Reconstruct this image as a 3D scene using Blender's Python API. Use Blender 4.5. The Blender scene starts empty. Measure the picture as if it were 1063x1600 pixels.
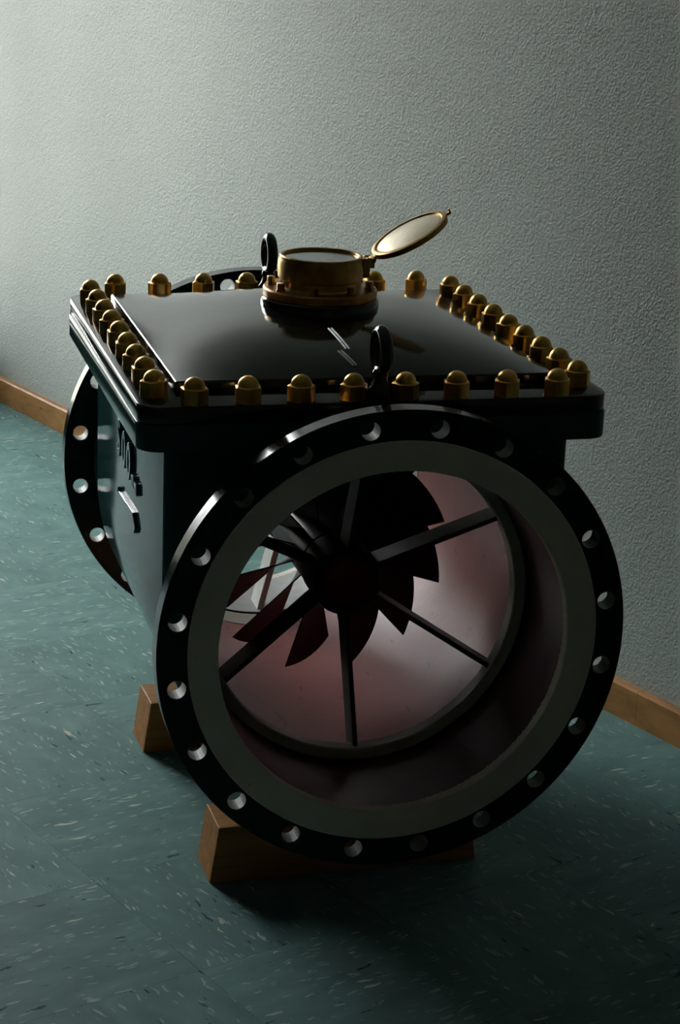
import bpy, bmesh, math, random
from mathutils import Vector, Matrix, Euler
random.seed(7)
PI = math.pi
S = bpy.context.scene
COL = S.collection
FZ = 0.455                      # machine axis height above the floor; all machine heights below are relative to the axis

# ------------------------------------------------------------------ camera
cam_d = bpy.data.cameras.new('camera'); cam = bpy.data.objects.new('camera', cam_d); COL.objects.link(cam)
cam_d.sensor_fit = 'VERTICAL'; cam_d.sensor_height = 36.0; cam_d.lens = 3363.8 / 1600 * 36.0
cam_d.clip_start = 0.05; cam_d.clip_end = 100
cam.location = (-0.7976, -2.6686, 1.053 + FZ); cam.rotation_euler = (1.2698, -0.0371, -0.2483)
S.camera = cam

# ------------------------------------------------------------------ world (overcast sky outside the window)
W = bpy.data.worlds.new('sky'); S.world = W; W.use_nodes = True
wt = W.node_tree; wt.nodes.clear()
wo = wt.nodes.new('ShaderNodeOutputWorld'); wb = wt.nodes.new('ShaderNodeBackground')
tc = wt.nodes.new('ShaderNodeTexCoord'); sx = wt.nodes.new('ShaderNodeSeparateXYZ'); cr = wt.nodes.new('ShaderNodeValToRGB')
wt.links.new(tc.outputs['Generated'], sx.inputs[0])
mr = wt.nodes.new('ShaderNodeMapRange'); mr.inputs['From Min'].default_value = -1; mr.inputs['From Max'].default_value = 1
wt.links.new(sx.outputs['Z'], mr.inputs['Value']); wt.links.new(mr.outputs[0], cr.inputs[0])
cr.color_ramp.elements[0].position = 0.0; cr.color_ramp.elements[0].color = (.16, .17, .14, 1)
cr.color_ramp.elements[1].position = 1.0; cr.color_ramp.elements[1].color = (1.5, 1.58, 1.6, 1)
e = cr.color_ramp.elements.new(.485); e.color = (.2, .21, .17, 1)
e = cr.color_ramp.elements.new(.515); e.color = (.62, .64, .63, 1)
wt.links.new(cr.outputs[0], wb.inputs['Color']); wb.inputs['Strength'].default_value = 21.0
wt.links.new(wb.outputs[0], wo.inputs['Surface'])

# room frame: u runs along the papered wall away from the camera, n runs towards that wall
TH = math.radians(69.86)
U = Vector((-math.cos(TH), math.sin(TH), 0)); N = Vector((math.sin(TH), math.cos(TH), 0))
def room(u, n, z): return U * u + N * n + Vector((0, 0, z))
WALL_N, END_U, BACK_U, LEFT_N, CEIL = 0.878, 3.44, -4.6, -3.8, 2.6
WIN_N0, WIN_N1, WIN_Z0, WIN_Z1 = -0.28, 0.83, 0.19, 2.25

# portal in the window opening so that the sky light is sampled well
pd = bpy.data.lights.new('window_daylight', 'AREA'); pd.shape = 'RECTANGLE'
pd.size = WIN_N1 - WIN_N0; pd.size_y = WIN_Z1 - WIN_Z0; pd.cycles.is_portal = True
po = bpy.data.objects.new('window_daylight', pd); COL.objects.link(po)
po.location = room(END_U + .02, (WIN_N0 + WIN_N1) / 2, (WIN_Z0 + WIN_Z1) / 2)
po.rotation_euler = Matrix((N, Vector((0, 0, 1)), U)).transposed().to_euler()  # -Z faces into the room

S.view_settings.view_transform = 'Standard'; S.view_settings.look = 'None'
S.view_settings.gamma = 1; S.view_settings.exposure = 0.0; S.view_settings.use_curve_mapping = False
S.display_settings.display_device = 'sRGB'

# ------------------------------------------------------------------ material helpers
class NT:
    def __init__(s, name):
        s.m = bpy.data.materials.new(name); s.m.use_nodes = True; s.t = s.m.node_tree
        s.b = s.t.nodes['Principled BSDF']
    def n(s, typ, **kw):
        x = s.t.nodes.new(typ)
        for k, v in kw.items(): setattr(x, k, v)
        return x
    def l(s, a, b): s.t.links.new(a, b)
    def val(s, x, k, v):
        x.inputs[k].default_value = v; return x
    def noise(s, vec, scale, detail=3, rough=.5, dist=0):
        x = s.n('ShaderNodeTexNoise'); x.inputs['Scale'].default_value = scale; x.inputs['Detail'].default_value = detail
        x.inputs['Roughness'].default_value = rough; x.inputs['Distortion'].default_value = dist
        if vec is not None: s.l(vec, x.inputs['Vector'])
        return x
    def ramp(s, fac, stops):
        x = s.n('ShaderNodeValToRGB'); el = x.color_ramp.elements
        el[0].position, el[0].color = stops[0][0], (*stops[0][1], 1)
        el[1].position, el[1].color = stops[-1][0], (*stops[-1][1], 1)
        for p, c in stops[1:-1]:
            q = el.new(p); q.color = (*c, 1)
        s.l(fac, x.inputs[0]); return x
    def math(s, op, a, b=None):
        x = s.n('ShaderNodeMath', operation=op)
        for i, v in enumerate((a, b)):
            if v is None: continue
            if isinstance(v, (int, float)): x.inputs[i].default_value = v
            else: s.l(v, x.inputs[i])
        return x.outputs[0]
    def mix(s, fac, a, b, blend='MIX'):
        x = s.n('ShaderNodeMix', data_type='RGBA', blend_type=blend)
        if isinstance(fac, (int, float)): x.inputs[0].default_value = fac
        else: s.l(fac, x.inputs[0])
        for i, v in ((6, a), (7, b)):
            if isinstance(v, tuple): x.inputs[i].default_value = (*v, 1)
            else: s.l(v, x.inputs[i])
        return x.outputs[2]
    def bump(s, h, strength, dist, normal=None):
        x = s.n('ShaderNodeBump'); x.inputs['Strength'].default_value = strength; x.inputs['Distance'].default_value = dist
        s.l(h, x.inputs['Height'])
        if normal: s.l(normal, x.inputs['Normal'])
        return x.outputs[0]
    def mapping(s, vec, scale=(1, 1, 1), rot=(0, 0, 0)):
        x = s.n('ShaderNodeMapping'); x.inputs['Scale'].default_value = scale; x.inputs['Rotation'].default_value = rot
        s.l(vec, x.inputs['Vector']); return x.outputs[0]
    def pos(s): return s.n('ShaderNodeNewGeometry').outputs['Position']

def gloss_paint(name, col, rough=.16, bump=.12, spec=.5, coat=.6):
    m = NT(name); b = m.b; p = m.pos()
    big = m.noise(p, 9, 3); fine = m.noise(m.mapping(p, (1, 1, 1)), 130, 2)
    c = m.mix(m.noise(p, 40, 4).outputs[0], tuple(x * .75 for x in col), tuple(x * 1.3 for x in col))
    m.l(c, b.inputs['Base Color'])
    b.inputs['Roughness'].default_value = rough; b.inputs['Specular IOR Level'].default_value = spec
    b.inputs['Coat Weight'].default_value = coat; b.inputs['Coat Roughness'].default_value = rough * .7
    nb = m.bump(big.outputs[0], bump, .01); nb = m.bump(fine.outputs[0], bump * .6, .0012, nb)
    m.l(nb, b.inputs['Normal']); m.l(nb, b.inputs['Coat Normal'])
    return m.m

def metal(name, col, rough=.3, col2=None, bump=.1, scale=60):
    m = NT(name); b = m.b; p = m.pos()
    nz = m.noise(p, scale, 5, .6)
    m.l(m.ramp(nz.outputs[0], [(.3, col2 or tuple(x * .6 for x in col)), (.65, col)]).outputs[0], b.inputs['Base Color'])
    b.inputs['Metallic'].default_value = 1
    r = m.n('ShaderNodeMapRange'); r.inputs['To Min'].default_value = rough * .8; r.inputs['To Max'].default_value = rough * 1.35
    m.l(m.noise(p, 90, 3).outputs[0], r.inputs[0]); m.l(r.outputs[0], b.inputs['Roughness'])
    m.l(m.bump(m.noise(p, 300, 2).outputs[0], bump, .0008), b.inputs['Normal'])
    return m.m

M = {}
M['black'] = gloss_paint('black_gloss_enamel', (.012, .014, .015), .10, .08, .55, 0)
M['body'] = gloss_paint('dark_teal_black_enamel', (.024, .080, .076), .10, .035, .08, 0)
M['rim'] = gloss_paint('black_enamel_flange', (.006, .008, .009), .14, .04, .30, 0)
M['brass'] = metal('aged_brass', (.84, .51, .13), .30, (.60, .35, .09), .10)
M['brass_dark'] = metal('dark_brass', (.60, .38, .11), .30, (.38, .22, .07), .10)
M['bronze'] = metal('bronze_flange', (.50, .29, .12), .32, (.30, .16, .07), .15)
M['steel'] = gloss_paint('dark_cast_iron', (.026, .026, .022), .5, .15, .3, 0)

def machined(name, col):
    m = NT(name); b = m.b; p = m.pos(); sp = m.n('ShaderNodeSeparateXYZ'); m.l(p, sp.inputs[0])
    z = m.math('SUBTRACT', sp.outputs['Z'], FZ)
    r = m.math('SQRT', m.math('ADD', m.math('MULTIPLY', sp.outputs['X'], sp.outputs['X']), m.math('MULTIPLY', z, z)))
    cb = m.n('ShaderNodeCombineXYZ'); m.l(r, cb.inputs[0])
    rings = m.noise(cb.outputs[0], 900, 3, .7)
    blot = m.noise(p, 22, 5, .65)
    c = m.mix(blot.outputs[0], tuple(x * .72 for x in col), col)
    c = m.mix(m.ramp(rings.outputs[0], [(.3, (.35,) * 3), (.6, (0,) * 3)]).outputs[0], c, tuple(x * .6 for x in col))
    spots = m.ramp(m.noise(p, 120, 3, .6).outputs[0], [(.26, (1,) * 3), (.31, (0,) * 3)])
    c = m.mix(spots.outputs[0], c, (.03, .03, .025))
    m.l(c, b.inputs['Base Color']); b.inputs['Roughness'].default_value = .5
    m.l(m.bump(rings.outputs[0], .25, .0006), b.inputs['Normal'])
    return m.m
M['machined'] = machined('machined_flange_face', (.82, .74, .59))
M['ring'] = machined('machined_inner_ring', (.62, .57, .48))
M['grey'] = gloss_paint('grey_rear_bore', (.30, .30, .29), .5, .1, .4, 0)
M['pale'] = gloss_paint('pale_guide_stay', (.55, .55, .50), .45, .1, .4, 0)

def red_paint(name, col, rough):
    m = NT(name); b = m.b; p = m.pos()
    blot = m.noise(p, 14, 5, .6)
    c = m.mix(blot.outputs[0], tuple(x * .8 for x in col), tuple(min(1, x * 1.15) for x in col))
    sm = m.noise(m.mapping(p, (1.2, .35, 1)), 45, 5, .65)
    c = m.mix(m.ramp(sm.outputs[0], [(.31, (.75,) * 3), (.37, (0,) * 3)]).outputs[0], c, tuple(x * .35 for x in col))
    m.l(c, b.inputs['Base Color']); b.inputs['Roughness'].default_value = rough; b.inputs['Specular IOR Level'].default_value = .10
    m.l(m.bump(m.noise(p, 60, 3).outputs[0], .15, .002), b.inputs['Normal'])
    return m.m
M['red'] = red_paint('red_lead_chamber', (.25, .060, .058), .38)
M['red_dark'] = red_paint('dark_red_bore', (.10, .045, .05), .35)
M['blade'] = red_paint('dark_red_vane', (.030, .009, .010), .4)
M['hub_red'] = red_paint('deep_red_hub', (.20, .006, .009), .4)
M['gap'] = gloss_paint('dark_gasket', (.01, .01, .01), .7, 0, .2, 0)

def wood(name, col, axis='X', scale=1.0, rough=.5):
    m = NT(name); b = m.b; p = m.n('ShaderNodeTexCoord').outputs['Object']
    sc = {'X': (3, 60, 60), 'Y': (60, 3, 60)}[axis]
    g = m.noise(m.mapping(p, tuple(x * scale for x in sc)), 1.0, 5, .6, .8)
    blot = m.noise(p, 7, 3)
    c = m.ramp(g.outputs[0], [(.3, tuple(x * .62 for x in col)), (.55, col), (.75, tuple(min(1, x * 1.2) for x in col))]).outputs[0]
    c = m.mix(m.math('MULTIPLY', blot.outputs[0], .45), c, tuple(x * .5 for x in col))
    m.l(c, b.inputs['Base Color']); b.inputs['Roughness'].default_value = rough; b.inputs['Specular IOR Level'].default_value = .10
    m.l(m.bump(g.outputs[0], .2, .001), b.inputs['Normal'])
    return m.m
M['block'] = wood('orange_brown_wood', (.54, .25, .085), 'X')
M['skirt'] = wood('varnished_beech', (.60, .30, .115), 'Y', .5, .4)

def wall_mat(name, col, bump=1.0):
    m = NT(name); b = m.b; p = m.pos()
    rot = m.mapping(p, (1, 1, 1), (0, 0, -(PI / 2 - TH) * 0))
    a = m.noise(rot, 108, 2, .5, 1.3); f = m.noise(rot, 260, 2, .5, .4)
    big = m.noise(rot, 2.2, 3)
    r1 = m.ramp(a.outputs[0], [(.40, (0,) * 3), (.62, (1,) * 3)])
    h = m.math('ADD', m.math('MULTIPLY', r1.outputs[0], .7), m.math('MULTIPLY', f.outputs[0], .45))
    c = m.mix(big.outputs[0], tuple(x * .93 for x in col), tuple(min(1, x * 1.04) for x in col))
    m.l(c, b.inputs['Base Color']); b.inputs['Roughness'].default_value = .55
    b.inputs['Specular IOR Level'].default_value = .5
    m.l(m.bump(h, bump, .0032), b.inputs['Normal'])
    return m.m
M['wall'] = wall_mat('rough_grey_white_wallcovering', (.53, .555, .52), .32)
M['plain_wall'] = wall_mat('plain_dim_wall', (.19, .165, .13), .2)
M['ceil'] = wall_mat('ceiling_paint', (.45, .45, .43), .1)
M['white'] = gloss_paint('white_window_frame', (.75, .75, .72), .4, .02, .4, 0)

def floor_mat(name, along_u):
    m = NT(name); b = m.b
    oi = m.n('ShaderNodeObjectInfo')
    rnd = oi.outputs['Random']
    p0 = m.pos()
    off = m.n('ShaderNodeCombineXYZ'); m.l(m.math('MULTIPLY', rnd, 37.0), off.inputs[2])
    add = m.n('ShaderNodeVectorMath', operation='ADD'); 
    ang = (PI / 2 - TH)               # world -> room frame (u along +y after rotation)
    r = m.mapping(p0, (1, 1, 1), (0, 0, -ang))
    m.l(r, add.inputs[0]); m.l(off.outputs[0], add.inputs[1]); p = add.outputs[0]
    wob = m.noise(p, 14, 3); wv = m.n('ShaderNodeVectorMath', operation='SCALE'); wv.inputs['Scale'].default_value = .035
    sub = m.n('ShaderNodeVectorMath', operation='SUBTRACT'); sub.inputs[1].default_value = (.5, .5, .5)
    m.l(wob.outputs['Color'], sub.inputs[0]); m.l(sub.outputs[0], wv.inputs[0])
    a2 = m.n('ShaderNodeVectorMath', operation='ADD'); m.l(p, a2.inputs[0]); m.l(wv.outputs[0], a2.inputs[1]); pw = a2.outputs[0]
    st = (5.2, 1, 1) if along_u else (1, 5.2, 1)
    q = m.mapping(pw, st)
    base = m.ramp(m.noise(m.mapping(pw, (2.5, 1, 1) if along_u else (1, 2.5, 1)), 9, 4, .6).outputs[0],
                  [(.3, (.140, .245, .235)), (.55, (.175, .300, .285)), (.75, (.215, .355, .335))]).outputs[0]
    def flecks(scale, thr, keep, seed, jag=110):
        mp = m.n('ShaderNodeMapping'); mp.inputs['Location'].default_value = (seed, seed * .7, 0); m.l(q, mp.inputs['Vector'])
        v = m.n('ShaderNodeTexVoronoi'); v.inputs['Scale'].default_value = scale; m.l(mp.outputs[0], v.inputs['Vector'])
        sp = m.n('ShaderNodeSeparateColor'); m.l(v.outputs['Color'], sp.inputs[0])
        jit = m.noise(mp.outputs[0], jag * .35, 3, .7)
        d = m.math('ADD', v.outputs['Distance'], m.math('MULTIPLY', m.math('SUBTRACT', jit.outputs[0], .5), .9))
        t = m.math('MULTIPLY', sp.outputs[1], thr)
        hit = m.math('LESS_THAN', d, t)
        clus = m.noise(p, 11, 2)
        k = m.math('LESS_THAN', sp.outputs[0], m.math('MULTIPLY', clus.outputs[0], keep * 2))
        return m.math('MULTIPLY', hit, k)
    w1 = flecks(15, .21, .34, 3.1); w2 = flecks(34, .36, .5, 8.3); d1 = flecks(16, .22, .28, 5.7); d2 = flecks(40, .22, .16, 1.9)
    wmed = flecks(21, .28, .34, 12.4)
    c = m.mix(m.math('MULTIPLY', w2, .6), base, (.42, .58, .53))
    c = m.mix(m.math('MULTIPLY', d1, .75), c, (.012, .035, .035))
    c = m.mix(m.math('MULTIPLY', d2, .6), c, (.015, .05, .05))
    c = m.mix(m.math('MULTIPLY', wmed, .7), c, (.50, .62, .56))
    c = m.mix(m.math('MULTIPLY', w1, .85), c, (.66, .70, .58))
    hs = m.n('ShaderNodeHueSaturation'); m.l(c, hs.inputs['Color'])
    m.l(m.math('ADD', .92, m.math('MULTIPLY', rnd, .16)), hs.inputs['Value'])
    m.l(hs.outputs[0], b.inputs['Base Color'])
    rr = m.n('ShaderNodeMapRange'); rr.inputs['To Min'].default_value = .45; rr.inputs['To Max'].default_value = .6
    m.l(m.noise(p0, 5, 4, .6).outputs[0], rr.inputs[0]); m.l(rr.outputs[0], b.inputs['Roughness'])
    b.inputs['Specular IOR Level'].default_value = .03
    m.l(m.bump(m.noise(p0, 16, 3).outputs[0], .12, .004), b.inputs['Normal'])
    return m.m
M['tile_u'] = floor_mat('teal_vinyl_grain_along_wall', True)   # mapping scales across the grain
M['tile_n'] = floor_mat('teal_vinyl_grain_across', False)

g = NT('window_glass'); gt = g.t; 
tr = g.n('ShaderNodeBsdfTransparent'); gl = g.n('ShaderNodeBsdfGlossy'); gl.inputs['Roughness'].default_value = .02
fr = g.n('ShaderNodeFresnel'); mx = g.n('ShaderNodeMixShader')
g.l(fr.outputs[0], mx.inputs[0]); g.l(tr.outputs[0], mx.inputs[1]); g.l(gl.outputs[0], mx.inputs[2])
g.l(mx.outputs[0], gt.nodes['Material Output'].inputs['Surface']); M['glass'] = g.m
g = NT('dial_glass'); b = g.b
b.inputs['Base Color'].default_value = (.9, .95, .93, 1); b.inputs['Transmission Weight'].default_value = 1
b.inputs['Roughness'].default_value = .05; b.inputs['IOR'].default_value = 1.25; M['dial_glass'] = g.m
M['dial'] = gloss_paint('grey_dial_plate', (.10, .095, .085), .5, .05, .4, 0)
M['cover_in'] = metal('pale_cover_inside', (.86, .76, .58), .34, (.74, .64, .48), .05)

# ------------------------------------------------------------------ mesh helpers
def link(name, bm, mat, parent=None, smooth=None, loc=None, rot=None):
    me = bpy.data.meshes.new(name); bmesh.ops.recalc_face_normals(bm, faces=bm.faces) if smooth != 'keep' else None
    bm.to_mesh(me); bm.free()
    o = bpy.data.objects.new(name, me); COL.objects.link(o)
    if mat: me.materials.append(mat)
    if parent: o.parent = parent
    if loc: o.location = loc
    if rot: o.rotation_euler = rot
    if smooth:
        for p in me.polygons: p.use_smooth = True
        me.set_sharp_from_angle(angle=math.radians(smooth if isinstance(smooth, (int, float)) and smooth > 1 else 35))
    return o
def empty(name, loc=(0, 0, 0), parent=None):
    o = bpy.data.objects.new(name, None); o.location = loc; o.empty_display_size = .05; COL.objects.link(o)
    if parent: o.parent = parent
    return o
def V(bm, p): return bm.verts.new(p)
def box(bm, c, s, mat=None):
    vs = []
    for dz in (-.5, .5):
        for dx, dy in ((-.5, -.5), (.5, -.5), (.5, .5), (-.5, .5)):
            p = Vector((dx * s[0], dy * s[1], dz * s[2]))
            if mat: p = mat @ p
            vs.append(V(bm, p + Vector(c)))
    for f in ((0, 3, 2, 1), (4, 5, 6, 7), (0, 1, 5, 4), (1, 2, 6, 5), (2, 3, 7, 6), (3, 0, 4, 7)): bm.faces.new([vs[i] for i in f])
    return vs
def lathe(bm, prof, seg=64, axis='Z', cap0=False, cap1=False, c=(0, 0, 0), closed=False):
    """prof: (radius, height) pairs"""
    rings = []
    for r, h in prof:
        ring = []
        for i in range(seg):
            a = 2 * PI * i / seg
            if axis == 'Z': p = (r * math.cos(a), r * math.sin(a), h)
            elif axis == 'Y': p = (r * math.sin(a), h, r * math.cos(a))
            else: p = (h, r * math.cos(a), r * math.sin(a))
            ring.append(V(bm, (p[0] + c[0], p[1] + c[1], p[2] + c[2])))
        rings.append(ring)
    if closed: rings.append(rings[0])
    for A, B in zip(rings, rings[1:]):
        for i in range(seg):
            j = (i + 1) % seg; bm.faces.new((A[i], A[j], B[j], B[i]))
    if cap0: bm.faces.new(rings[0])
    if cap1: bm.faces.new(rings[-1])
    return rings
def bevel(o, w, seg=2, ang=35):
    md = o.modifiers.new('bevel', 'BEVEL'); md.width = w; md.segments = seg; md.limit_method = 'ANGLE'; md.angle_limit = math.radians(ang)
    md.harden_normals = False
    return o
def copy_part(o, parent, loc=None, rz=None):
    c = o.copy(); COL.objects.link(c); c.parent = parent
    if loc is not None: c.location = loc
    if rz is not None: c.rotation_euler = (0, 0, rz)
    return c
def slab(name, mat, corners, h0, h1, parent=None):
    """prism over room-plane polygon"""
    bm = bmesh.new()
    lo = [V(bm, (*p[:2], h0)) for p in corners]; hi = [V(bm, (*p[:2], h1)) for p in corners]
    bm.faces.new(lo[::-1]); bm.faces.new(hi); k = len(lo)
    for i in range(k): bm.faces.new((lo[i], lo[(i + 1) % k], hi[(i + 1) % k], hi[i]))
    return link(name, bm, mat, parent)
def rbox(name, mat, u0, u1, n0, n1, z0, z1, parent=None):
    return slab(name, mat, [room(u0, n0, 0), room(u1, n0, 0), room(u1, n1, 0), room(u0, n1, 0)], z0, z1, parent)
def structure(o): o['kind'] = 'structure'; return o

# ================================================================== the room
T = .15
fl = structure(rbox('floor', M['tile_n'], BACK_U - T, END_U + T, LEFT_N - T, WALL_N + T, -.10, -.003))
TS, U0, N0, GAP = .3125, .060, -.270, .0002
tmesh = {}
for key in ('tile_u', 'tile_n'):
    bm = bmesh.new(); h = TS / 2 - GAP
    cs = [(U * a * h + N * c * h) for a, c in ((-1, -1), (1, -1), (1, 1), (-1, 1))]
    lo = [V(bm, (p.x, p.y, -.003)) for p in cs]; 
    hi = [V(bm, (p.x, p.y, 0)) for p in cs]
    bm.faces.new(hi)
    for A, B in ((lo, hi),):
        for i in range(4): bm.faces.new((A[i], A[(i + 1) % 4], B[(i + 1) % 4], B[i]))
    bmesh.ops.recalc_face_normals(bm, faces=bm.faces)
    me = bpy.data.meshes.new('floor_tile'); bm.to_mesh(me); bm.free(); me.materials.append(M[key]); tmesh[key] = me
for i in range(-5, 12):
    for j in range(-5, 4):
        n0 = N0 + j * TS; 
        if n0 + TS > WALL_N: 
            continue
        o = bpy.data.objects.new('floor_tile', tmesh['tile_n' if (i + j) % 2 else 'tile_u'])
        COL.objects.link(o); o.parent = fl
        o.location = room(U0 + (i + .5) * TS, n0 + TS / 2, 0)
# cut tiles along the wall
n0 = N0 + 3 * TS
for i in range(-5, 12):
    bm = bmesh.new()
    u0 = U0 + i * TS + GAP; u1 = U0 + (i + 1) * TS - GAP
    P4 = [room(u0, n0 + GAP, 0), room(u1, n0 + GAP, 0), room(u1, WALL_N, 0), room(u0, WALL_N, 0)]
    lo = [V(bm, (p.x, p.y, -.003)) for p in P4]; hi = [V(bm, (p.x, p.y, 0)) for p in P4]
    bm.faces.new(hi)
    for k in range(4): bm.faces.new((lo[k], lo[(k + 1) % 4], hi[(k + 1) % 4], hi[k]))
    link('floor_tile', bm, M['tile_n' if (i + 3) % 2 else 'tile_u'], fl)

structure(rbox('wall_right', M['wall'], BACK_U, END_U, WALL_N, WALL_N + T, -.10, CEIL))
structure(rbox('wall_left', M['plain_wall'], BACK_U, END_U, LEFT_N - T, LEFT_N, -.10, CEIL))
structure(rbox('wall_front', M['plain_wall'], BACK_U - T, BACK_U, LEFT_N - T, WALL_N + T, -.10, CEIL))
structure(rbox('ceiling', M['ceil'], BACK_U - T, END_U + T, LEFT_N - T, WALL_N + T, CEIL, CEIL + T))
# end wall with the window opening
bm = bmesh.new()
def addprism(bm, u0, u1, n0, n1, z0, z1):
    P4 = [room(u0, n0, 0), room(u1, n0, 0), room(u1, n1, 0), room(u0, n1, 0)]
    lo = [V(bm, (p.x, p.y, z0)) for p in P4]; hi = [V(bm, (p.x, p.y, z1)) for p in P4]
    bm.faces.new(lo[::-1]); bm.faces.new(hi)
    for k in range(4): bm.faces.new((lo[k], lo[(k + 1) % 4], hi[(k + 1) % 4], hi[k]))
addprism(bm, END_U, END_U + T, LEFT_N - T, WIN_N0, -.10, CEIL)
addprism(bm, END_U, END_U + T, WIN_N1, WALL_N + T, -.10, CEIL)
addprism(bm, END_U, END_U + T, WIN_N0, WIN_N1, -.10, WIN_Z0)
addprism(bm, END_U, END_U + T, WIN_N0, WIN_N1, WIN_Z1, CEIL)
structure(link('wall_back', bm, M['plain_wall']))
win = structure(empty('window_1', room(END_U + .06, (WIN_N0 + WIN_N1) / 2, WIN_Z0)))
def wpart(name, mat, n0, n1, z0, z1, d=.05, c=.06):
    bm = bmesh.new(); addprism(bm, END_U + c - d / 2, END_U + c + d / 2, n0, n1, z0, z1)
    o = link(name, bm, mat); o.parent = win; o.matrix_parent_inverse = Matrix.Translation(-win.location); return o
for nn in (WIN_N0, (WIN_N0 * 2 + WIN_N1) / 3, (WIN_N0 + 2 * WIN_N1) / 3, WIN_N1 - .05): wpart('window_frame', M['white'], nn, nn + .05, WIN_Z0, WIN_Z1)
for zz in (WIN_Z0, WIN_Z1 - .05): wpart('window_frame', M['white'], WIN_N0 + .05, WIN_N1 - .05, zz, zz + .05, .045)
wpart('window_sill', M['white'], WIN_N0 - .03, WIN_N1 + .03, WIN_Z0 - .03, WIN_Z0, .30, -.02)
wpart('pane', M['glass'], WIN_N0 + .05, WIN_N1 - .05, WIN_Z0 + .05, WIN_Z1 - .05, .004)

# baseboard along the papered wall
bm = bmesh.new()
prof = [(WALL_N - .016, .0), (WALL_N - .016, .062), (WALL_N - .012, .066), (WALL_N, .066), (WALL_N, 0)]
for (u0, u1) in ((BACK_U, 0.42), (0.4212, END_U)):
    A = [V(bm, room(u0, n, z)) for n, z in prof]; B = [V(bm, room(u1, n, z)) for n, z in prof]
    bm.faces.new(A); bm.faces.new(B[::-1])
    for k in range(5): bm.faces.new((A[k], B[k], B[(k + 1) % 5], A[(k + 1) % 5]))
bb = structure(link('baseboard_right', bm, M['skirt']))
for (uu, zz) in ((2.788, .040), (.558, .030)):
    bm = bmesh.new(); lathe(bm, [(.0001, -.0007), (.0022, -.0005), (.0028, 0)], 12, 'Y')
    ang = math.atan2(N.y, N.x) - PI / 2
    link('nail_head', bm, M['steel'], bb, loc=room(uu, WALL_N - .0162, zz), rot=(0, 0, ang))

# ================================================================== the water meter
meter = empty('water_meter', (0, .5045, 0))
meter['label'] = 'black enamelled industrial water meter with round flanges and brass cap nuts, standing on wooden blocks'
meter['category'] = 'water meter'
ORG = Vector((0, .5045, 0))
hold = empty('tmp')            # machine builder space: y of machine, z relative to axis
def part(name, bm, mat, parent=None, smooth=None, label=None, loc=(0, 0, 0), rot=None):
    """loc and mesh are in machine coordinates"""
    o = link(name, bm, mat, None, smooth)
    o.parent = parent or meter
    pz = world_of(parent or meter)
    o.location = Vector(loc) + Vector((0, 0, FZ)) - pz
    WORLD[o.name] = Vector(loc) + Vector((0, 0, FZ))
    if rot: o.rotation_euler = rot
    if label: o['label'] = label
    return o
WORLD = {}
def world_of(o): return ORG if o is meter else WORLD[o.name]
L = 1.009

# ---- flanges: twenty sectors, each around a drilled hole
def flange(bm, y0, y1, ri, ro, rb=.310, rh=.0137, n=20, dirn=1):
    ni, ns, no = 5, 3, 7; half = PI / n; ch = .0014
    def bound():
        P = []
        for k in range(ni + 1): P.append((ri, -half + 2 * half * k / ni))
        for k in range(1, ns + 1): P.append((ri + (ro - ri) * k / (ns + 1), half))
        for k in range(no + 1): P.append((ro, half - 2 * half * k / no))
        for k in range(ns, 0, -1): P.append((ri + (ro - ri) * k / (ns + 1), -half))
        return P
    B = bound()
    for s in range(n):
        a0 = (s + .5) * 2 * PI / n
        hx, hz = rb * math.sin(a0), rb * math.cos(a0)
        def loops(y, rs):
            ob = []; hb = []
            for r, a in B:
                r2 = rs if r >= ro - 1e-9 else r
                x, z = r2 * math.sin(a0 + a), r2 * math.cos(a0 + a)
                ob.append(V(bm, (x, y, z)))
                d = math.atan2(z - hz, x - hx); hb.append(V(bm, (hx + rh * math.cos(d), y, hz + rh * math.sin(d))))
            return ob, hb
        f0, h0 = loops(y0, ro - ch); f1, h1 = loops(y1, ro - ch)
        k = len(B)
        for i in range(k):
            j = (i + 1) % k
            bm.faces.new((f0[i], f0[j], h0[j], h0[i])); bm.faces.new((f1[i], f1[j], h1[j], h1[i]))
            bm.faces.new((h0[i], h0[j], h1[j], h1[i]))
    bmesh.ops.remove_doubles(bm, verts=bm.verts, dist=1e-5)
    lathe(bm, [(ro - ch, y0), (ro, y0 + ch), (ro, y1 - ch), (ro - ch, y1)], n * 7, 'Y')
    bmesh.ops.remove_doubles(bm, verts=bm.verts, dist=3e-4)
for (nm, y0, y1, lab) in (('front_flange', .003, .036, 'black round flange with twenty drilled bolt holes'), ('rear_flange', L - .036, L - .003, None)):
    bm = bmesh.new(); flange(bm, y0, y1, .262, .335)
    part(nm, bm, M['rim'], smooth=30, label=lab)
bm = bmesh.new(); lathe(bm, [(.250, .02), (.250, .0015), (.2515, 0), (.2915, 0), (.2925, .001), (.2925, .0035), (.262, .0036)], 160, 'Y')
part('raised_face', bm, M['machined'], smooth=25, label='bare grey machined ring around the open bore')
bm = bmesh.new(); lathe(bm, [(.250, L - .02), (.250, L - .0015), (.2515, L), (.2915, L), (.2925, L - .001), (.2925, L - .0035), (.262, L - .0036)], 160, 'Y')
part('raised_face', bm, M['machined'], smooth=25)
# bright drilled walls of the bolt holes (bare metal sleeves)
bm = bmesh.new(); lathe(bm, [(.0131, .0042), (.0131, .0348)], 20, 'Y')
M['drilled'] = gloss_paint('bare_drilled_metal', (.38, .37, .34), .55, .05, .5, 0)
me = bpy.data.meshes.new('bolt_hole_wall'); bm.to_mesh(me); bm.free(); me.materials.append(M['drilled'])
for yy in (0, L - .039):
    for s in range(20):
        a = (s + .5) * PI / 10
        o = bpy.data.objects.new('bolt_hole_wall', me); COL.objects.link(o); o.parent = meter
        o.location = Vector((.31 * math.sin(a), yy, FZ + .31 * math.cos(a))) - ORG

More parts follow.
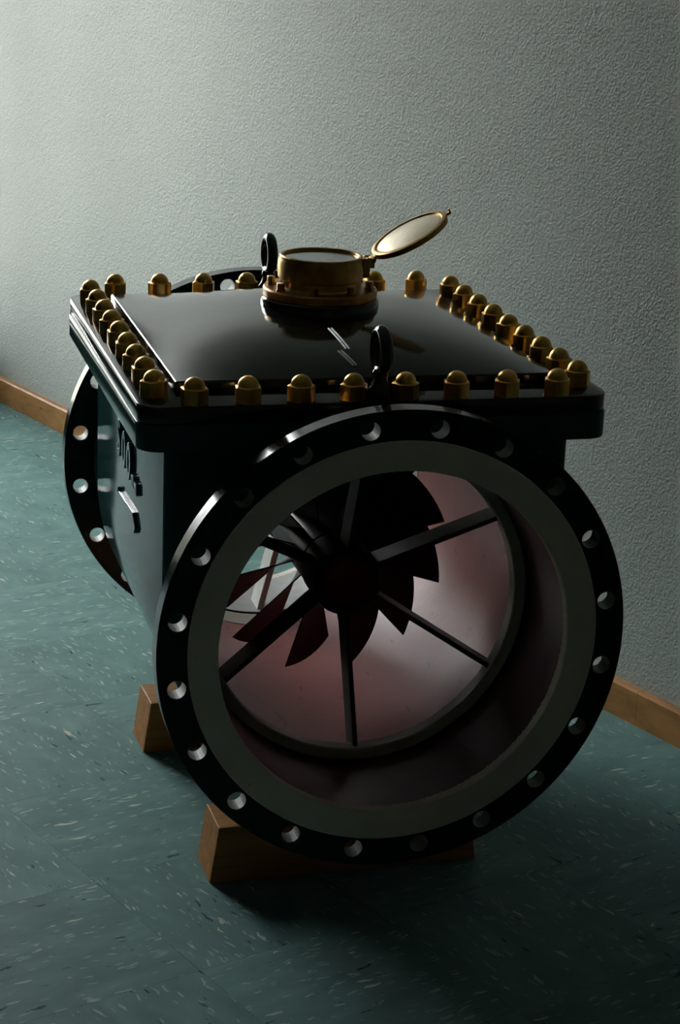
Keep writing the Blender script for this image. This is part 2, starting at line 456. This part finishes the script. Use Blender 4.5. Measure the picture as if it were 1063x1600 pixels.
# ---- body: U shaped box with short necks
def uloop(bm, y, w, ztop=.252, na=40):
    P = [(-w, ztop)] + [(-w, ztop * (1 - k / 6)) for k in range(1, 6)]
    P += [(-w * math.cos(a), -w * math.sin(a)) for a in [PI * k / na for k in range(na + 1)]]
    P += [(w, ztop * k / 6) for k in range(1, 7)]
    m_ = len(P); P += [(w - 2 * w * k / 20, ztop) for k in range(1, 20)]
    return [V(bm, (x, y, z)) for x, z in P]
def cloop(bm, y, r, ref):
    out = []
    for v in ref:
        a = math.atan2(v.co.x, v.co.z); out.append(V(bm, (r * math.sin(a), y, r * math.cos(a))))
    return out
bm = bmesh.new(); ya, yb, w, f = .165, L - .165, .297, .018
seq = []
first = uloop(bm, ya, w - f)
ref = first
def neck(y, r): return cloop(bm, y, r, ref)
loops = [neck(.034, .285), neck(.044, .274), neck(.060, .270), neck(ya - .014, .270), neck(ya - .003, .2735), neck(ya, .2775)]
loops.append(first)
for k in range(1, 6):
    a = PI / 2 * k / 5; loops.append(uloop(bm, ya + f * (1 - math.cos(a)), w - f + f * math.sin(a)))
for k in range(5, 0, -1):
    a = PI / 2 * k / 5; loops.append(uloop(bm, yb - f * (1 - math.cos(a)), w - f + f * math.sin(a)))
loops.append(uloop(bm, yb, w - f))
loops += [neck(yb, .2775), neck(yb + .003, .2735), neck(yb + .014, .270), neck(L - .060, .270), neck(L - .044, .274), neck(L - .034, .285)]
for A, B in zip(loops, loops[1:]):
    k = len(A)
    for i in range(k):
        j = (i + 1) % k; bm.faces.new((A[i], A[j], B[j], B[i]))
bmesh.ops.remove_doubles(bm, verts=bm.verts, dist=1e-5)
body = part('meter_body', bm, M['body'], smooth=50, label='dark teal-black glossy cast body between the flanges')

# cast feet standing on the blocks
for yc in (.262, .762):
    bm = bmesh.new()
    lo = [(-.11, yc - .035), (.11, yc - .035), (.11, yc + .035), (-.11, yc + .035)]
    a = [V(bm, (x, y, -.364)) for x, y in lo]; b2 = [V(bm, (x * .85, y, -.27)) for x, y in lo]
    bm.faces.new(a); bm.faces.new(b2)
    for i in range(4): bm.faces.new((a[i], a[(i + 1) % 4], b2[(i + 1) % 4], b2[i]))
    bevel(part('foot', bm, M['body']), .006)

# ---- bore surfaces
def bore(name, prof, mat, label=None):
    bm = bmesh.new(); lathe(bm, prof, 128, 'Y'); return part(name, bm, mat, smooth=25, label=label)
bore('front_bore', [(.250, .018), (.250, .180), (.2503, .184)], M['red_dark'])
bore('support_ring', [(.2505, .183), (.248, .180), (.234, .180), (.232, .182), (.232, .205), (.2605, .206)], M['ring'], 'bare metal ring inside the bore carrying the spokes')
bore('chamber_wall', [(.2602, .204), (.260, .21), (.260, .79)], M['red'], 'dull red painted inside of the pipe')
bore('rear_ring', [(.2605, .789), (.259, .790), (.252, .826), (.2565, .8262)], M['ring'])
bore('joint_gap', [(.2565, .826), (.2565, .831), (.2505, .8312)], M['gap'])
bore('rear_bore', [(.251, .831), (.250, .832), (.250, L - .018)], M['grey'])

# ---- spider with six spokes, hub
def barbetween(bm, p0, p1, t, d0, d1):
    """plate in the plane through the y axis: from p0=(r,yfront) to p1 along +z, depth d, thickness t"""
    (r0, y0), (r1, y1) = p0, p1
    vs = [[V(bm, (sx_ * t / 2, yy, rr)) for sx_ in (-1, 1) for yy in (ya_, ya_ + dd)] for rr, ya_, dd in ((r0, y0, d0), (r1, y1, d1))]
    A, B = vs; o = (0, 1, 3, 2)
    bm.faces.new([A[i] for i in o]); bm.faces.new([B[i] for i in o])
    for k in range(4): bm.faces.new((A[o[k]], A[o[(k + 1) % 4]], B[o[(k + 1) % 4]], B[o[k]]))
spider = None
bm = bmesh.new(); lathe(bm, [(.0001, .274), (.037, .274), (.040, .268), (.046, .264), (.052, .268), (.054, .275), (.054, .345), (.0001, .35)], 64, 'Y')
spider = part('bearing_hub', bm, M['steel'], smooth=30, label='black hub at the centre of the spokes')
bm = bmesh.new(); lathe(bm, [(.0001, .2725), (.034, .2725), (.036, .2742)], 48, 'Y'); part('hub_cap', bm, M['hub_red'], spider, smooth=30, label='dark red disc in the hub')
bm = bmesh.new(); barbetween(bm, (.046, .268), (.2495, .181), .0075, .050, .045)
proto = bevel(part('spoke', bm, M['steel']), .0018, 2)
for k in range(1, 6):
    c = proto.copy(); COL.objects.link(c); c.parent = meter; c.rotation_euler = (0, k * PI / 3, 0)
# ---- impeller with twelve twisted vanes
bm = bmesh.new(); lathe(bm, [(.0001, .352), (.048, .352), (.052, .357), (.052, .60), (.045, .615), (.0001, .617)], 64, 'Y')
imp = part('impeller_hub', bm, M['blade'], smooth=30)
def vane():
    bm = bmesh.new(); nr, ny = 7, 9; tk = .0022; G = []
    for side in (-1, 1):
        g_ = []
        for i in range(ny + 1):
            t = i / ny; row = []
            for j in range(nr + 1):
                s = j / nr; ro = .196 - .018 * t ** 2
                r = .049 + (ro - .049) * s
                y = .410 + .092 * t; a = -math.radians(28) * t
                tr_ = tk * side * .5
                row.append(V(bm, (r * math.sin(a) + tr_ * math.cos(a), y, r * math.cos(a) - tr_ * math.sin(a))))
            g_.append(row)
        G.append(g_)
    for g_ in G:
        for i in range(ny):
            for j in range(nr): bm.faces.new((g_[i][j], g_[i + 1][j], g_[i + 1][j + 1], g_[i][j + 1]))
    A, B = G
    for i in range(ny):
        for j in (0, nr): bm.faces.new((A[i][j], A[i + 1][j], B[i + 1][j], B[i][j]))
    for j in range(nr):
        for i in (0, ny): bm.faces.new((A[i][j], A[i][j + 1], B[i][j + 1], B[i][j]))
    return bm
vp = part('vane', vane(), M['blade'], smooth=40)
a0 = math.radians(107.3)
for k in range(12):
    c = vp if k == 0 else vp.copy()
    if k: COL.objects.link(c); c.parent = meter
    c.rotation_euler = (0, a0 + k * PI / 6, 0)
# rear bearing and tangential stays
bm = bmesh.new(); lathe(bm, [(.0001, .62), (.05, .62), (.056, .63), (.056, .90), (.0001, .915)], 48, 'Y'); part('rear_bearing', bm, M['steel'], smooth=30)
for k in range(3):
    bm = bmesh.new()
    a = Vector((-.004, 0, -.252)); b_ = Vector((.050, 0, -.035)); d = (b_ - a).normalized(); q = Vector((d.z, 0, -d.x))
    vs = []
    for p_ in (a, b_):
        for s1, yy in ((-.5, .845), (.5, .845), (.5, .90), (-.5, .90)): vs.append(V(bm, p_ + q * s1 * .011 + Vector((0, yy, 0))))
    for f_ in ((0, 1, 2, 3), (4, 7, 6, 5), (0, 4, 5, 1), (1, 5, 6, 2), (2, 6, 7, 3), (3, 7, 4, 0)): bm.faces.new([vs[i] for i in f_])
    o = bevel(part('rear_stay', bm, M['pale']), .0015, 2)
    o.rotation_euler = (0, k * 2 * PI / 3, 0)

# ---- lid and body flange plates
def rrect(hx, hy, r, n=8):
    P = []
    for cx, cy, a0_ in ((hx - r, hy - r, 0), (-hx + r, hy - r, 90), (-hx + r, -hy + r, 180), (hx - r, -hy + r, 270)):
        for k in range(n + 1):
            a = math.radians(a0_ + 90 * k / n); P.append((cx + r * math.cos(a), cy + r * math.sin(a)))
    return P
YC = .5045
def plate(name, mat, hx, hy, r, z0, z1, b, label=None, parent=None):
    bm = bmesh.new(); rows = []
    for z, ins in ((z0, b), (z0 + b * .3, b * .3), (z0 + b, 0), (z1 - b, 0), (z1 - b * .3, b * .3), (z1, b)):
        rows.append([V(bm, (x, YC + y, z)) for x, y in rrect(hx - ins, hy - ins, r - ins)])
    for A, B in zip(rows, rows[1:]):
        k = len(A)
        for i in range(k): bm.faces.new((A[i], A[(i + 1) % k], B[(i + 1) % k], B[i]))
    bm.faces.new(rows[0][::-1]); bm.faces.new(rows[-1])
    return part(name, bm, mat, parent, smooth=30, label=label)
plate('body_flange', M['body'], .3415, .3810, .034, .251, .2895, .0022)
lid = plate('lid', M['black'], .3400, .3795, .033, .2905, .315, .0018, 'black glossy lid plate with a raised pillow-shaped centre')
bm = bmesh.new(); nx, ny = 48, 56; hx, hy = .279, .302; G = []
def domez(a, b_): return .331 + .044 * (1 - abs(a) ** 2.3) * (1 - abs(b_) ** 2.5)
for i in range(nx + 1):
    row = []
    for j in range(ny + 1):
        a = -math.cos(PI * i / nx); b_ = -math.cos(PI * j / ny)
        row.append(V(bm, (a * (hx - .003), YC + b_ * (hy - .003), domez(a, b_))))
    G.append(row)
for i in range(nx):
    for j in range(ny): bm.faces.new((G[i][j], G[i + 1][j], G[i + 1][j + 1], G[i][j + 1]))
ring = [G[i][0] for i in range(nx)] + [G[nx][j] for j in range(ny)] + [G[i][ny] for i in range(nx, 0, -1)] + [G[0][j] for j in range(ny, 0, -1)]
prev = ring
for d_, z in ((.0022, .3300), (.003, .3275), (.003, .314)):
    cur = [V(bm, (v.co.x + (math.copysign(d_, v.co.x) if abs(abs(v.co.x) - (hx - .003)) < 1e-6 else 0),
                  v.co.y + (math.copysign(d_, v.co.y - YC) if abs(abs(v.co.y - YC) - (hy - .003)) < 1e-6 else 0), z)) for v in ring]
    for i in range(len(cur)):
        j = (i + 1) % len(cur); bm.faces.new((prev[i], prev[j], cur[j], cur[i]))
    prev = cur
dome = part('raised_panel', bm, M['black'], lid, smooth=50)

# two small raised strokes on the lid, pale metal to read as white dashes
M['pale_metal'] = metal('pale_metal_stroke', (.85, .85, .88), .28, (.6, .6, .62), .05)
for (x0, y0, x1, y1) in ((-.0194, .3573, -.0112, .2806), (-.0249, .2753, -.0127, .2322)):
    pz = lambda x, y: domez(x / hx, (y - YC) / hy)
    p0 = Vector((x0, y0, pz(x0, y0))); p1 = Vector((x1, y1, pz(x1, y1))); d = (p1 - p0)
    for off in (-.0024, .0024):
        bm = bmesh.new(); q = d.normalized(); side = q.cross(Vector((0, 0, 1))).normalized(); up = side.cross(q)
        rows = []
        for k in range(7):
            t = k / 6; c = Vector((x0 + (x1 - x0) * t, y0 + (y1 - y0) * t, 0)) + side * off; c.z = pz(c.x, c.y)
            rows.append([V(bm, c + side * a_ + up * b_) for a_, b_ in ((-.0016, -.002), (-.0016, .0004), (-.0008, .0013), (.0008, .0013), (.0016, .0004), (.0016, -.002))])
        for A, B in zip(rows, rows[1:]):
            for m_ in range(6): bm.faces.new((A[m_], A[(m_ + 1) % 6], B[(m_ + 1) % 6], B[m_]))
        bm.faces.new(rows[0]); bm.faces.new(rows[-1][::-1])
        part('raised_stroke', bm, M['pale_metal'], lid, smooth=40, label='thin bright raised stroke on the lid')

# ---- brass cap nuts
def cap_nut():
    bm = bmesh.new(); s = .0170 / math.cos(PI / 6); hexs = []
    for z, r in ((0, s), (.0213, s), (.0226, .0176)):
        hexs.append([V(bm, (r * math.cos(PI / 3 * k + a), r * math.sin(PI / 3 * k + a), z)) for k in range(6) for a in ((-.12, .12) if z > .022 else (-.035, .035))])
    # slightly eased corners: two verts per corner
    for A, B in zip(hexs, hexs[1:]):
        for i in range(12): bm.faces.new((A[i], A[(i + 1) % 12], B[(i + 1) % 12], B[i]))
    bm.faces.new(hexs[0][::-1]); bm.faces.new(hexs[-1])
    pr = [(.0158, .0224), (.0158, .0230)]
    for k in range(0, 8):
        a = PI / 2 * k / 8; pr.append((.0148 * math.cos(a), .0230 + .0142 * math.sin(a)))
    pr.append((.0003, .0372))
    lathe(bm, pr, 24, 'Z', cap1=True)
    return bm
nut0 = part('cap_nut', cap_nut(), M['brass'], smooth=30, label='domed brass cap nut', loc=(0, 0, .3151))
spots = [(-.3105, YC + (4 - i) * .0786) for i in range(9)] + [(.3105, YC + (4 - i) * .0786) for i in range(9)]
spots += [((i - 3.5) * .075, YC - .3619) for i in range(8)] + [((i - 3.5) * .075, YC + .3619) for i in range(8)]
for k, (x, y) in enumerate(spots):
    c = nut0 if k == 0 else nut0.copy()
    if k: COL.objects.link(c); c.parent = meter
    c.location = Vector((x, y, .3151 + FZ)) - ORG
    c.rotation_euler = (0, 0, random.uniform(0, PI / 3))

# ---- lifting eyes
def eyebolt(x, y):
    root = part('lifting_eye', lifting(), M['black'], smooth=60, loc=(x, y, .315), label='black lifting eye bolt')
    return root
def lifting():
    bm = bmesh.new()
    lathe(bm, [(.0001, 0), (.019, 0), (.0195, .003), (.0185, .012), (.013, .020), (.0105, .028), (.010, .036)], 28, 'Z')
    R_, r_, cz = .0285, .0078, .0685; n1, n2 = 40, 14; rr = []
    for i in range(n1):
        a = 2 * PI * i / n1; row = []
        for j in range(n2):
            b_ = 2 * PI * j / n2; q = R_ + r_ * math.cos(b_)
            row.append(V(bm, (r_ * 1.15 * math.sin(b_), q * math.sin(a), cz + q * math.cos(a))))
        rr.append(row)
    for i in range(n1):
        for j in range(n2): bm.faces.new((rr[i][j], rr[(i + 1) % n1][j], rr[(i + 1) % n1][(j + 1) % n2], rr[i][(j + 1) % n2]))
    # shoulders where ring meets shank
    for sgn in (-1, 1):
        lathe(bm, [(.0001, -.009), (.006, -.007), (.0085, 0), (.006, .007), (.0001, .009)], 14, 'Z', c=(sgn * .004, 0, .034))
    return bm
eyebolt(0.0, YC - .3619); eyebolt(0.0, YC + .3619)

# ---- register (counter) on the lid
bm = bmesh.new(); lathe(bm, [(.0915, .360), (.0915, .380), (.0905, .3845), (.088, .3865), (.0001, .387)], 72, 'Z')
reg = part('register_boss', bm, M['black'], smooth=30, loc=(0, YC, 0))
bm = bmesh.new(); lathe(bm, [(.086, .3868), (.088, .3885), (.088, .3985), (.086, .4008), (.064, .401), (.064, .398)], 96, 'Z')
bp_ = part('register_flange', bm, M['bronze'], reg, smooth=30, loc=(0, YC, 0), label='round brass mounting flange of the counter')
bm = bmesh.new(); lathe(bm, [(.066, .400), (.063, .404), (.0625, .413), (.0655, .4155), (.0660, .420), (.0660, .441), (.0640, .4445), (.0640, .449), (.0625, .4505), (.0590, .4500), (.0575, .447), (.0575, .440)], 96, 'Z')
reg_c = part('register_housing', bm, M['brass_dark'], reg, smooth=30, loc=(0, YC, 0), label='round brass counter housing')
bm = bmesh.new(); lathe(bm, [(.0575, .4405), (.0001, .441)], 64, 'Z'); part('dial', bm, M['dial'], reg, smooth=30, loc=(0, YC, 0), label='dull grey dial under glass')
bm = bmesh.new(); lathe(bm, [(.0574, .4445), (.0574, .4465), (.0001, .4465), ], 64, 'Z'); lathe(bm, [(.0574, .4445), (.0001, .4445)], 64, 'Z')
bmesh.ops.remove_doubles(bm, verts=bm.verts, dist=1e-5); part('dial_glass', bm, M['dial_glass'], reg, smooth=30, loc=(0, YC, 0))
bm = bmesh.new()
hx6 = [[V(bm, (r * math.cos(PI / 3 * k), r * math.sin(PI / 3 * k), z)) for k in range(6)] for z, r in ((0, .0080), (.003, .0080), (.0031, .0065), (.0115, .0065), (.0125, .0055))]
for A, B in zip(hx6, hx6[1:]):
    for i in range(6): bm.faces.new((A[i], A[(i + 1) % 6], B[(i + 1) % 6], B[i]))
bm.faces.new(hx6[0][::-1]); bm.faces.new(hx6[-1])
bolt0 = part('flange_bolt', bm, M['brass_dark'], reg, loc=(0, YC, .4008))
for k in range(8):
    c = bolt0 if k == 0 else bolt0.copy()
    if k: COL.objects.link(c); c.parent = reg
    a = PI / 8 + k * PI / 4 + .04
    c.location = Vector((.0765 * math.cos(a), .0765 * math.sin(a), .4008)); c.rotation_euler = (0, 0, a)
# hinge and open cover
bm = bmesh.new()
box(bm, (.0700, YC, .430), (.012, .022, .030)); box(bm, (.0765, YC - .011, .4385), (.012, .006, .016)); box(bm, (.0765, YC + .011, .4385), (.012, .006, .016))
lathe(bm, [(.0001, -.017), (.0038, -.017), (.0038, .017), (.0001, .017)], 14, 'Y', c=(.0800, YC, .4425))
bevel(part('hinge', bm, M['brass_dark'], reg, label=None), .001, 2)
def cover():
    bm = bmesh.new()
    lathe(bm, [(.0001, .0040), (.056, .0040), (.0575, .0060), (.060, .0062), (.0640, .0050), (.0645, .003), (.0640, -.003), (.058, -.0055), (.0001, -.0075)], 80, 'Z', c=(.0665, 0, 0))
    box(bm, (-.001, 0, -.001), (.012, .014, .006))
    box(bm, (.134, 0, -.0005), (.010, .006, .004)); box(bm, (.1385, 0, .002), (.003, .006, .007))
    return bm
cv = part('register_cover', cover(), M['brass_dark'], reg, smooth=30, loc=(.083, YC, .4455), rot=(0, -math.radians(30), 0), label='round hinged cover standing open')
bm = bmesh.new(); lathe(bm, [(.0001, .0048), (.052, .0048), (.0535, .0043)], 64, 'Z', c=(.0665, 0, 0))
o = part('cover_lining', bm, M['cover_in'], reg, smooth=30, loc=(.083, YC, .4455), rot=(0, -math.radians(30), 0), label='bright cream-gold inner face of the cover')

# ---- raised figures and flow arrow on the left flank
def text_part(s, size, y, z, depth=.006, sx_=1.0):
    cu = bpy.data.curves.new('t', 'FONT'); cu.body = s; cu.size = size; cu.extrude = depth; cu.bevel_depth = .0012; cu.bevel_resolution = 1
    cu.resolution_u = 4; cu.offset = .0012
    to = bpy.data.objects.new('t', cu); COL.objects.link(to)
    bpy.context.view_layer.update()
    me = bpy.data.meshes.new_from_object(to.evaluated_get(bpy.context.evaluated_depsgraph_get()))
    bpy.data.objects.remove(to); bpy.data.curves.remove(cu)
    bm = bmesh.new(); bm.from_mesh(me); bpy.data.meshes.remove(me)
    # text x -> -y, text y -> z, text z -> -x
    for v in bm.verts: v.co = Vector((-v.co.z, -v.co.x * sx_, v.co.y))
    return part('raised_figure', bm, M['body'], body, loc=(-.2975, y, z))
for ch, yy, zz, sz in (('5', .577, .127, .078), ('0', .527, .122, .078), ('0', .479, .117, .078), ('m', .431, .118, .028), ('m', .403, .114, .028)):
    o = text_part(ch, sz, yy, zz, .0045)
bm = bmesh.new(); X0 = -.300
def pr(poly):
    A = [V(bm, (X0 + .004, y, z)) for y, z in poly]; B = [V(bm, (X0 - .003, y, z)) for y, z in poly]
    bm.faces.new(A); bm.faces.new(B[::-1])
    for i in range(len(poly)): bm.faces.new((A[i], A[(i + 1) % len(poly)], B[(i + 1) % len(poly)], B[i]))
pr([(.560, .062), (.560, .067), (.480, .0705), (.480, .0655)])
pr([(.482, .066), (.482, .072), (.414, .0755), (.414, .0685)])
pr([(.412, .074), (.390, .058), (.402, .046), (.410, .060)])
pr([(.574, .066), (.568, .072), (.562, .070), (.566, .062)])
bevel(part('flow_arrow', bm, M['body'], body, label='raised cast arrow on the side of the body'), .0015, 2)

bpy.data.objects.remove(hold)

# ================================================================== wooden blocks
def block(x, y, ang, ln, wd, h, sl, label):
    bm = bmesh.new()
    a = [V(bm, (px, py, 0)) for px, py in ((-sl, 0), (ln + sl, 0), (ln + sl, wd), (-sl, wd))]
    b_ = [V(bm, (px, py, h)) for px, py in ((0, 0), (ln, 0), (ln, wd), (0, wd))]
    bm.faces.new(a[::-1]); bm.faces.new(b_)
    for i in range(4): bm.faces.new((a[i], a[(i + 1) % 4], b_[(i + 1) % 4], b_[i]))
    o = link('wooden_block', bm, M['block'], None, loc=(x, y, 0), rot=(0, 0, ang)); bevel(o, .0018, 2)
    o['label'] = label; o['category'] = 'wooden block'; o['group'] = 'wooden support blocks under the meter'
    return o
block(-.199, .218, .028, .40, .090, .0905, .0125, 'orange-brown wooden block under the front of the meter, nearer the camera')
block(-.2195, .716, .045, .42, .090, .0905, .0125, 'orange-brown wooden block under the rear of the meter, farther back')
